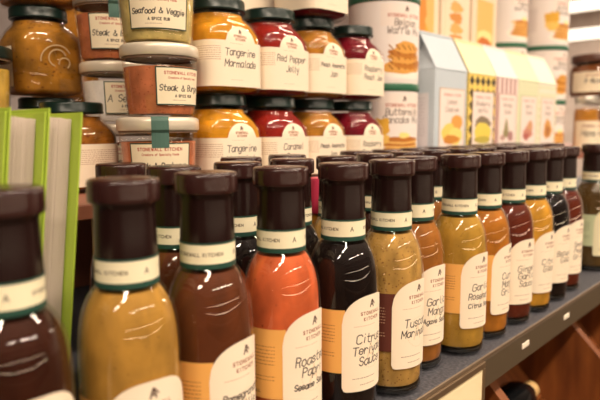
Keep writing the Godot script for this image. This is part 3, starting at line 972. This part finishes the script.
func build_jars() -> void:
	var F := {
		"tangerine": sauce_mat(c8(208, 144, 36), c8(150, 80, 20), 60, 31, 0.14),
		"pepper": sauce_mat(c8(138, 34, 26), c8(90, 20, 20), 40, 32),
		"peach": sauce_mat(c8(174, 118, 42), c8(120, 60, 24), 60, 33, 0.14),
		"berry": sauce_mat(c8(112, 20, 34), c8(70, 10, 24), 40, 34),
		"chutney": sauce_mat(c8(154, 106, 38), c8(80, 40, 16), 120, 35, 0.2, 2.6),
		"relish": sauce_mat(c8(146, 92, 34), c8(96, 44, 20), 160, 36, 0.22, 2.4),
		"lemon": sauce_mat(c8(206, 170, 76), c8(170, 130, 50), 40, 37),
		"rub": sauce_mat(c8(184, 110, 74), c8(120, 50, 34), 500, 38, 0.12, 1.2),
		"pale_rub": sauce_mat(c8(206, 186, 120), c8(150, 120, 60), 500, 39, 0.12, 1.2),
		"salt": sauce_mat(c8(240, 234, 226), c8(200, 190, 180), 300, 40, 0.05, 1.2),
	}
	var L := {}
	rng.seed = 5
	for e in [["tangerine", ["Tangerine", "Marmalade"]], ["pepper", ["Red Pepper", "Jelly"]], ["peach", ["Peach Amaretto", "Jam"]], ["berry", ["Raspberry", "Peach Jam"]], ["caramel", ["Caramel", "Pecan"]], ["plum", ["Plum", "Jam"]]]:
		L[e[0]] = tex_mat(jar_label_image(e[1]), 0.6, 0.4)
	var z := -0.5355
	var g := "stacked square-shouldered jam jars"
	var y0 := 0.18
	var y1 := 0.2851
	var y2 := 0.3902
	jam_jar(Vector3(0.438, y0, z), 0, F.tangerine, L.tangerine, "orange marmalade jar in the lower layer, beside the squat spice jars", g)
	jam_jar(Vector3(0.438, y1, z), 0, F.tangerine, L.tangerine, "orange marmalade jar in the upper layer with nothing stacked on its lid", g)
	jam_jar(Vector3(0.5215, y0, z), 1, F.pepper, L.caramel, "red jelly jar in the lower layer, right after the orange marmalade", g)
	jam_jar(Vector3(0.5215, y1, z), -1, F.pepper, L.pepper, "bright red jelly jar in the upper layer, right after the orange marmalade", g)
	jam_jar(Vector3(0.6035, y0, z - 0.004), 0, F.peach, L.peach, "amber jam jar in the lower layer between the two red ones", g)
	jam_jar(Vector3(0.6035, y1, z - 0.004), 1, F.peach, L.peach, "amber jam jar in the upper layer between the two red ones", g)
	jam_jar(Vector3(0.6035, y2, z - 0.002), 0, F.berry, L.plum, "dark red jam jar at the top, stacked on the amber jar", g)
	jam_jar(Vector3(0.6870, y0, z), 0, F.berry, L.berry, "crimson jam jar in the lower layer beside the white canister", g)
	jam_jar(Vector3(0.6870, y1, z), 2, F.berry, L.berry, "crimson jam jar in the upper layer beside the white canister", g)
	# back layer of jam jars
	for e in [[0.470, 0.2851, "peach"], [0.555, 0.2851, "berry"], [0.640, 0.2851, "tangerine"]]:
		jam_jar(Vector3(e[0], y0, -0.625), 0, F[e[2]], L.peach, "jam jar at the bottom of the back layer, behind the lower %s jar" % {"peach": "orange", "berry": "bright red", "tangerine": "amber", "pepper": "crimson"}[e[2]], g)
		jam_jar(Vector3(e[0], y1, -0.625), 0, F[e[2]], L.peach, "jam jar in the middle of the back layer, behind the %s jar" % {"peach": "upper orange", "berry": "upper bright red", "tangerine": "upper amber", "pepper": "upper crimson"}[e[2]], g)
	jam_jar(Vector3(0.555, y2, -0.625), 0, F.lemon, L.plum, "pale labelled jam jar at the top of the back layer behind the red jelly", g)
	jam_jar(Vector3(0.640, y2, -0.625), 0, F.berry, L.berry, "dark jam jar at the top of the back layer behind the topmost front jar", g)
	# squat spice jars
	var T := {
		"burger": tex_mat(spice_label_image("Steak & Burger", "A SPICE RUB"), 0.6, 0.4),
		"seafood": tex_mat(spice_label_image("Seafood & Veggie", "A SPICE RUB"), 0.6, 0.4),
		"barbecue": tex_mat(spice_label_image("Steak & Barbecue", "A SPICE RUB"), 0.6, 0.4),
		"salt": tex_mat(spice_label_image("A Sea Salt", "A SPICE RUB"), 0.6, 0.4),
	}
	var zs := -0.529
	spice_jar(Vector3(0.351, 0.18, zs), -31, F.rub, T.barbecue, true, "squat rust-coloured spice jar with a green paper seal over its lid, lowest of its stack")
	spice_jar(Vector3(0.3555, 0.2588, zs), 6, F.rub, T.burger, false, "squat rust-coloured spice jar in the middle of the stack, under the pale one", null, 0.93)
	spice_jar(Vector3(0.3545, 0.3320, zs), -31, F.pale_rub, T.seafood, false, "squat pale yellow-green spice jar on top of the stack", null, 0.96)
	spice_jar(Vector3(0.382, 0.18, -0.660), -10, F.rub, T.burger, false, "squat spice jar at the bottom of the rear stack, behind the amber jar", null, 0.93)
	spice_jar(Vector3(0.378, 0.2532, -0.660), -2, F.salt, T.salt, false, "squat jar of white salt in the rear stack", null, 0.93)
	spice_jar(Vector3(0.376, 0.3264, -0.660), -20, F.rub, T.burger, true, "squat spice jar with green seal standing on the white salt jar", mats.silver_lid)
	# far left: amber jars
	var squat := jam_jar(Vector3(0.3005, y0, -0.617), 78, F.relish, L.tangerine, "amber relish jar with its ingredients label turned out, beside the green books", g)
	squat.scale = Vector3(1.0, 0.91, 1.0)
	jam_jar(Vector3(0.322, y0, -0.7255), 0, F.chutney, null, "chutney jar with dark green lid underneath the embossed amber jar", g)
	var emb := jam_jar(Vector3(0.317, y1, -0.7245), 4, F.chutney, null, "amber chutney jar with a swirl embossed in its glass, above the books", g)
	emboss(emb)
	part("paper_label", meshes.jar_side_label, mat(CREAM, 0.6, 0.4), emb)
	jam_jar(Vector3(0.320, y2, -0.7245), 2, F.relish, null, "amber jar cut off by the top of the frame, above the embossed jar", g)
	spice_jar(Vector3(0.230, y0, -0.708), -40, F.lemon, T.salt, false, "pale yellow spice jar at the bottom by the outer edge, behind the books", mats.green_lid)
	spice_jar(Vector3(0.232, 0.2588, -0.708), -70, F.lemon, T.salt, false, "pale yellow spice jar at the outer edge beside the embossed amber jar", mats.green_lid)
	spice_jar(Vector3(0.392, 0.18, -0.82), 0, F.salt, T.salt, false, "squat white jar at the bottom of the rearmost stack")
	jam_jar(Vector3(0.392, 0.2588, -0.82), 0, F.peach, null, "orange jar in the rearmost stack behind the amber jars", g)
	jam_jar(Vector3(0.392, 0.3639, -0.82), 0, F.peach, null, "orange jar at the top of the rearmost stack, cut by the frame", g)
	# silver-lidded jars seen over the marmalade
	spice_jar(Vector3(0.470, y2, -0.625), 20, F.salt, T.salt, false, "silver-lidded squat jar behind the uncovered orange marmalade lid", mats.silver_lid)

func emboss(jar: Node3D) -> void:
	# raised swirl and a raised word line in the glass of the front face
	var st := begin()
	for arc in [[0.010, 20.0, 250.0, 0.000, 0.045], [0.017, 30.0, 190.0, 0.0, 0.043], [0.006, -60.0, 200.0, 0.008, 0.040]]:
		var prev := Vector3.INF
		for k in 25:
			var a := deg_to_rad(lerpf(arc[1], arc[2], k / 24.0))
			var p := Vector3(arc[3] + arc[0] * cos(a) * (1.0 + k * 0.01), arc[4] + arc[0] * sin(a), 0.0)
			var q := jar_profile_r(p.y)
			p.z = q[0] * squared(asin(clampf(p.x / q[0], -1, 1)), q[1]) * cos(asin(clampf(p.x / q[0], -1, 1))) + 0.0002
			if prev != Vector3.INF:
				var d := (p - prev)
				var b := Basis.looking_at(d.normalized(), Vector3.BACK)
				add_box(st, Vector3(-0.0008, -0.0006, -d.length() / 2), Vector3(0.0008, 0.0006, d.length() / 2), 0.0004, Transform3D(b, (p + prev) / 2))
			prev = p
	var em := mat(Color(0.95, 0.85, 0.66, 0.45), 0.3)
	em.transparency = BaseMaterial3D.TRANSPARENCY_ALPHA
	part("embossed_swirl", st.commit(), em, jar)

func build_right() -> void:
	rng.seed = 21
	var A := [tex_mat(canister_image(0), 0.45, 0.4), tex_mat(canister_image(1), 0.45, 0.4), tex_mat(canister_image(2), 0.45, 0.4)]
	canister(Vector3(0.800, 0.18, -0.556), -18, A[1], "white canister with green rim and pancake picture, lower of the two beside the jam jars")
	canister(Vector3(0.800, 0.3151, -0.556), -16, A[0], "white canister with green rim and waffle picture, upper of the two beside the jam jars")
	# gable boxes
	var xs := [0.930, 1.049, 1.160, 1.269, 1.381]
	var ws := [0.112, 0.112, 0.104, 0.110, 0.110]
	var what := ["pale blue gable-top box with a cookie picture, nearest of the five boxes", "yellow gable-top box with black diamonds, its roof painted pale for the glare", "gable-top box with pink and brown stripes, its roof painted pale for the glare",
		"pale green gable-top box between the striped one and the cream one", "cream gable-top box with green dots, last of the five boxes"]
	for k in 5:
		gable_box(Vector3(xs[k], 0.18, -0.536), 0, k, ws[k], what[k])
	# tall cartons behind
	var lab := ["tall cream carton with a pasta picture behind the pale blue box", "tall cream carton with a stacked biscuit picture, middle of the three cartons", "tall cream carton with a layered cake picture behind the striped box"]
	var tx := [1.000, 1.130, 1.262]
	for k in 3:
		var o := thing("tall_carton", lab[k], "box", Vector3(tx[k], 0.18, -0.64), 0.0, "tall cream cartons behind the gable boxes")
		part("carton_body", box_mesh(Vector3(-0.060, 0, -0.035), Vector3(0.060, 0.36, 0.035), 0.0015), mat(c8(236, 216, 190), 0.5), o)
		part("carton_flap", box_mesh(Vector3(-0.0590, 0.36, -0.034), Vector3(0.0590, 0.3612, 0.030), 0.0004), mat(c8(240, 222, 196), 0.5), o)
		part("printed_panel", panel_mesh(0.092, 0.34, Vector3(0, 0.012, 0.0352), 0.0005), tex_mat(carton_image(k), 0.45, 0.4), o)
	# more canisters beyond
	var n := 0
	for e in [[1.440, -0.640, 4, 0], [1.566, -0.585, 4, 2]]:
		for k in e[2]:
			canister(Vector3(e[0], 0.18 + 0.1351 * k, e[1]), -14 + 3 * k, A[(k + e[3]) % 3], "white canister in the %s far stack, %s from the bottom" % ["inner" if n == 0 else "outer", ordinal(k)])
		n += 1
	# silver-lidded small jars and a wide jar beyond, seen against the shop
	var F := [sauce_mat(c8(190, 130, 50), c8(120, 70, 30), 40, 51), sauce_mat(c8(120, 70, 36), c8(80, 40, 20), 40, 52)]
	var small_label := paper(200, 128, c8(244, 230, 202))
	write(small_label, "STONEWALL", 100, 30, 12, MAKER, 1.2, 0, 0, 2)
	write(small_label, "Honey", 100, 72, 30, INK, 1.8, 0.1, 0.3, 1)
	var slm := tex_mat(small_label, 0.6)
	var glass := lathe([[0.0, 0.0005], [0.027, 0.0], [0.0295, 0.003], [0.030, 0.008], [0.030, 0.100], [0.028, 0.113], [0.0255, 0.120], [0.0255, 0.130]], 32)
	var fill := lathe([[0.0, 0.004], [0.026, 0.004], [0.0283, 0.010], [0.0283, 0.099], [0.0262, 0.112], [0.0, 0.116]], 32)
	var lid := lathe([[0.0255, 0.1265], [0.0282, 0.1265], [0.0288, 0.128], [0.0288, 0.144], [0.0280, 0.1455], [0.0, 0.1455]], 32)
	var rad := func(_t: float, _y: float) -> float: return 0.0304
	var wl := bent_label(rad, -75, 75, func(_s): return 0.012, func(_s): return 0.082, 0.012, 0.082, 24, 2)
	var where := [[1.640, -0.497], [1.708, -0.497], [1.776, -0.497], [1.844, -0.497], [1.912, -0.497]]
	for k in 5:
		var o := thing("honey_jar", "small pale-labelled jar with silver lid beyond the canisters, %s in its line" % ordinal(k), "jar", Vector3(where[k][0], 0.18, where[k][1]), -50.0, "small silver-lidded jars beyond the canisters")
		part("filling", fill, F[k % 2], o)
		part("glass_body", glass, mats.glass, o)
		part("lid", lid, mats.silver_lid, o)
		part("paper_label", wl, slm, o)
	for k in 2:
		var o := thing("wide_jar", ["wide jar with dark brown lid standing on the silver-lidded jars", "second wide dark-lidded jar farther along on the silver-lidded jars"][k], "jar", Vector3(1.705 + 0.14 * k, 0.3258, -0.500), -55.0, "wide jars with dark lids")
		part("filling", lathe([[0.0, 0.004], [0.056, 0.004], [0.060, 0.010], [0.060, 0.072], [0.054, 0.082], [0.0, 0.083]], 40), F[1], o)
		part("glass_body", lathe([[0.0, 0.0005], [0.057, 0.0], [0.0615, 0.004], [0.0620, 0.010], [0.0620, 0.073], [0.0555, 0.085], [0.0545, 0.092]], 40), mats.glass, o)
		part("lid", lathe([[0.0545, 0.089], [0.058, 0.089], [0.0588, 0.091], [0.0588, 0.108], [0.057, 0.110], [0.0, 0.110]], 40), mat(c8(84, 50, 36), 0.4), o)
		var rw := func(_t: float, _y: float) -> float: return 0.0625
		part("paper_label", bent_label(rw, -75, 75, func(_s): return 0.012, func(_s): return 0.064, 0.012, 0.064, 24, 2), slm, o)
	# far away: hanging linear lights across the shop
	for e in [[7.2, 1.30, "lower"], [7.2, 1.62, "upper"]]:
		var o := thing("hanging_light", "bright %s strip of light hanging far across the shop" % e[2], "light", Vector3(e[0], e[1], -1.2))
		part("housing", box_mesh(Vector3(0.0, -0.07, -2.2), Vector3(0.05, 0.07, 2.2), 0.005), mat(c8(235, 232, 226), 0.5), o)
		var gm := mat(Color.WHITE, 0.5)
		gm.emission_enabled = true
		gm.emission = Color(1.0, 0.93, 0.84)
		gm.emission_energy_multiplier = 4.0
		part("glowing_diffuser", box_mesh(Vector3(-0.012, -0.058, -2.18), Vector3(0.0, 0.058, 2.18), 0.003), gm, o)
		for zz in [-2.0, 2.0]:
			var off: float = 0.06 if e[1] < 1.5 else 0.02
			part("hanger", box_mesh(Vector3(off, 0.05, zz - 0.006), Vector3(off + 0.01, 2.30 - e[1], zz + 0.006)), mat(c8(150, 150, 150), 0.4, 0.5, 0.8), o)
		var l := AreaLight3D.new()
		l.name = "lamp_light"
		l.area_size = Vector2(4.3, 0.11)
		l.light_color = Color(1.0, 0.93, 0.84)
		l.light_energy = 1.0
		l.shadow_enabled = true
		l.rotation.y = PI / 2
		l.position.x = -0.016
		o.add_child(l)

func carton_image(k: int) -> Image:
	var img := paper(120, 440, c8(238, 218, 190))
	write(img, "STONEWALL", 60, 300, 12, MAKER, 1.1, 0, 0, 1.4)
	write(img, ["Pasta", "Biscuit", "Cake"][k], 60, 340, 26, c8(110, 90, 80), 1.6, 0.1, 0.3, 1)
	img.fill_rect(Rect2i(8, 8, 104, 250), [c8(222, 184, 110), c8(240, 216, 190), c8(226, 190, 116)][k])
	match k:
		0:
			for j in 9: blob(img, rng.randf_range(20, 100), 60 + j * 22, 24, 12, c8(222, 166, 66) if j % 2 else c8(246, 222, 150), 0.2)
			blob(img, 64, 190, 18, 16, c8(240, 236, 228), 0.15)
			blob(img, 50, 90, 26, 40, c8(214, 140, 60), 0.15)
		1:
			for j in 7: blob(img, 60, 50 + j * 28, 34, 14, c8(206, 140, 66) if j % 2 else c8(224, 170, 96), 0.12)
		2:
			blob(img, 60, 110, 46, 20, c8(250, 226, 160), 0.05)
			blob(img, 60, 140, 48, 30, c8(198, 116, 62), 0.05)
			blob(img, 60, 200, 50, 40, c8(236, 190, 80), 0.05)
	return img

func build_books() -> void:
	rng.seed = 3
	var lab := ["lime green book cut off by the edge, leftmost of the three visible", "middle one of the three leaning lime green books", "lime green book nearest to the amber relish jar"]
	for k in 3:
		cookbook(Vector3(0.140 - 0.0245 * (2 - k), 0.0, -0.378), 6.3, lab[k], 0.262, 0.0235)

func build_below() -> void:
	# slanting wooden bins that lean out under the shelf
	var wood := noise_tex(c8(102, 52, 20), c8(146, 84, 36), 0.012, 4, 8, 6.0)
	wood.roughness = 0.5
	wood.uv1_scale = Vector3(1.5, 1.5, 1.5)
	var rack := thing("slanted_bin_rack", "brown wooden rack of slanted bins leaning out under the shelf", "rack", Vector3(0, 0, 0))
	var outline := [Vector2(-0.88, -0.045), Vector2(-0.315, -0.045), Vector2(0.02, -0.38), Vector2(0.02, -0.94), Vector2(-0.88, -0.94)]
	for x in [0.040, 0.348, 0.655, 0.952, 1.26, 1.57, 1.88]:
		var st := begin()
		var t := 0.016
		for i in range(1, outline.size() - 1):
			var a: Vector2 = outline[0]
			var b: Vector2 = outline[i]
			var c: Vector2 = outline[i + 1]
			tri(st, Vector3(x + t, a.y, a.x), Vector3(x + t, b.y, b.x), Vector3(x + t, c.y, c.x))
			tri(st, Vector3(x, a.y, a.x), Vector3(x, c.y, c.x), Vector3(x, b.y, b.x))
		for i in outline.size():
			var a: Vector2 = outline[i]
			var b: Vector2 = outline[(i + 1) % outline.size()]
			quad(st, Vector3(x, a.y, a.x), Vector3(x, b.y, b.x), Vector3(x + t, b.y, b.x), Vector3(x + t, a.y, a.x))
		part("divider", st.commit(), wood, rack)
	var xs := [0.040, 0.348, 0.655, 0.952, 1.26, 1.57, 1.88]
	for i in xs.size() - 1:
		var x0: float = xs[i] + 0.0165
		var x1: float = xs[i + 1] - 0.0005
		for k in 4:
			# floor boards of the bin, parallel to the slanting edge
			var c := Vector3((x0 + x1) / 2, -0.157 - 0.0955 * k, -0.384 + 0.0955 * k)
			var fb := begin()
			add_box(fb, Vector3(-(x1 - x0) / 2, -0.006, -0.0665), Vector3((x1 - x0) / 2, 0.006, 0.0665), 0.001, Transform3D(Basis(Vector3.RIGHT, PI / 4), c))
			part("floor_board", fb.commit(), wood, rack)
	var w := thing("wine_bottle", "small dark bottle with a pale capsule lying in a slanted bin", "bottle", Vector3(0.716, -0.155, -0.322))
	var body := lathe([[0.0, 0.0], [0.028, 0.0015], [0.0302, 0.006], [0.0302, 0.095], [0.0275, 0.108], [0.019, 0.120], [0.0135, 0.130], [0.0125, 0.146]], 32)
	var cap := lathe([[0.0126, 0.138], [0.0131, 0.139], [0.0128, 0.154], [0.0110, 0.1575], [0.0, 0.158]], 28)
	part("glass_body", body, mat(c8(14, 16, 18), 0.08, 0.6), w)
	part("capsule", cap, mat(c8(200, 164, 108), 0.45), w)
	w.rotation = Vector3(0, 0, -PI / 2)
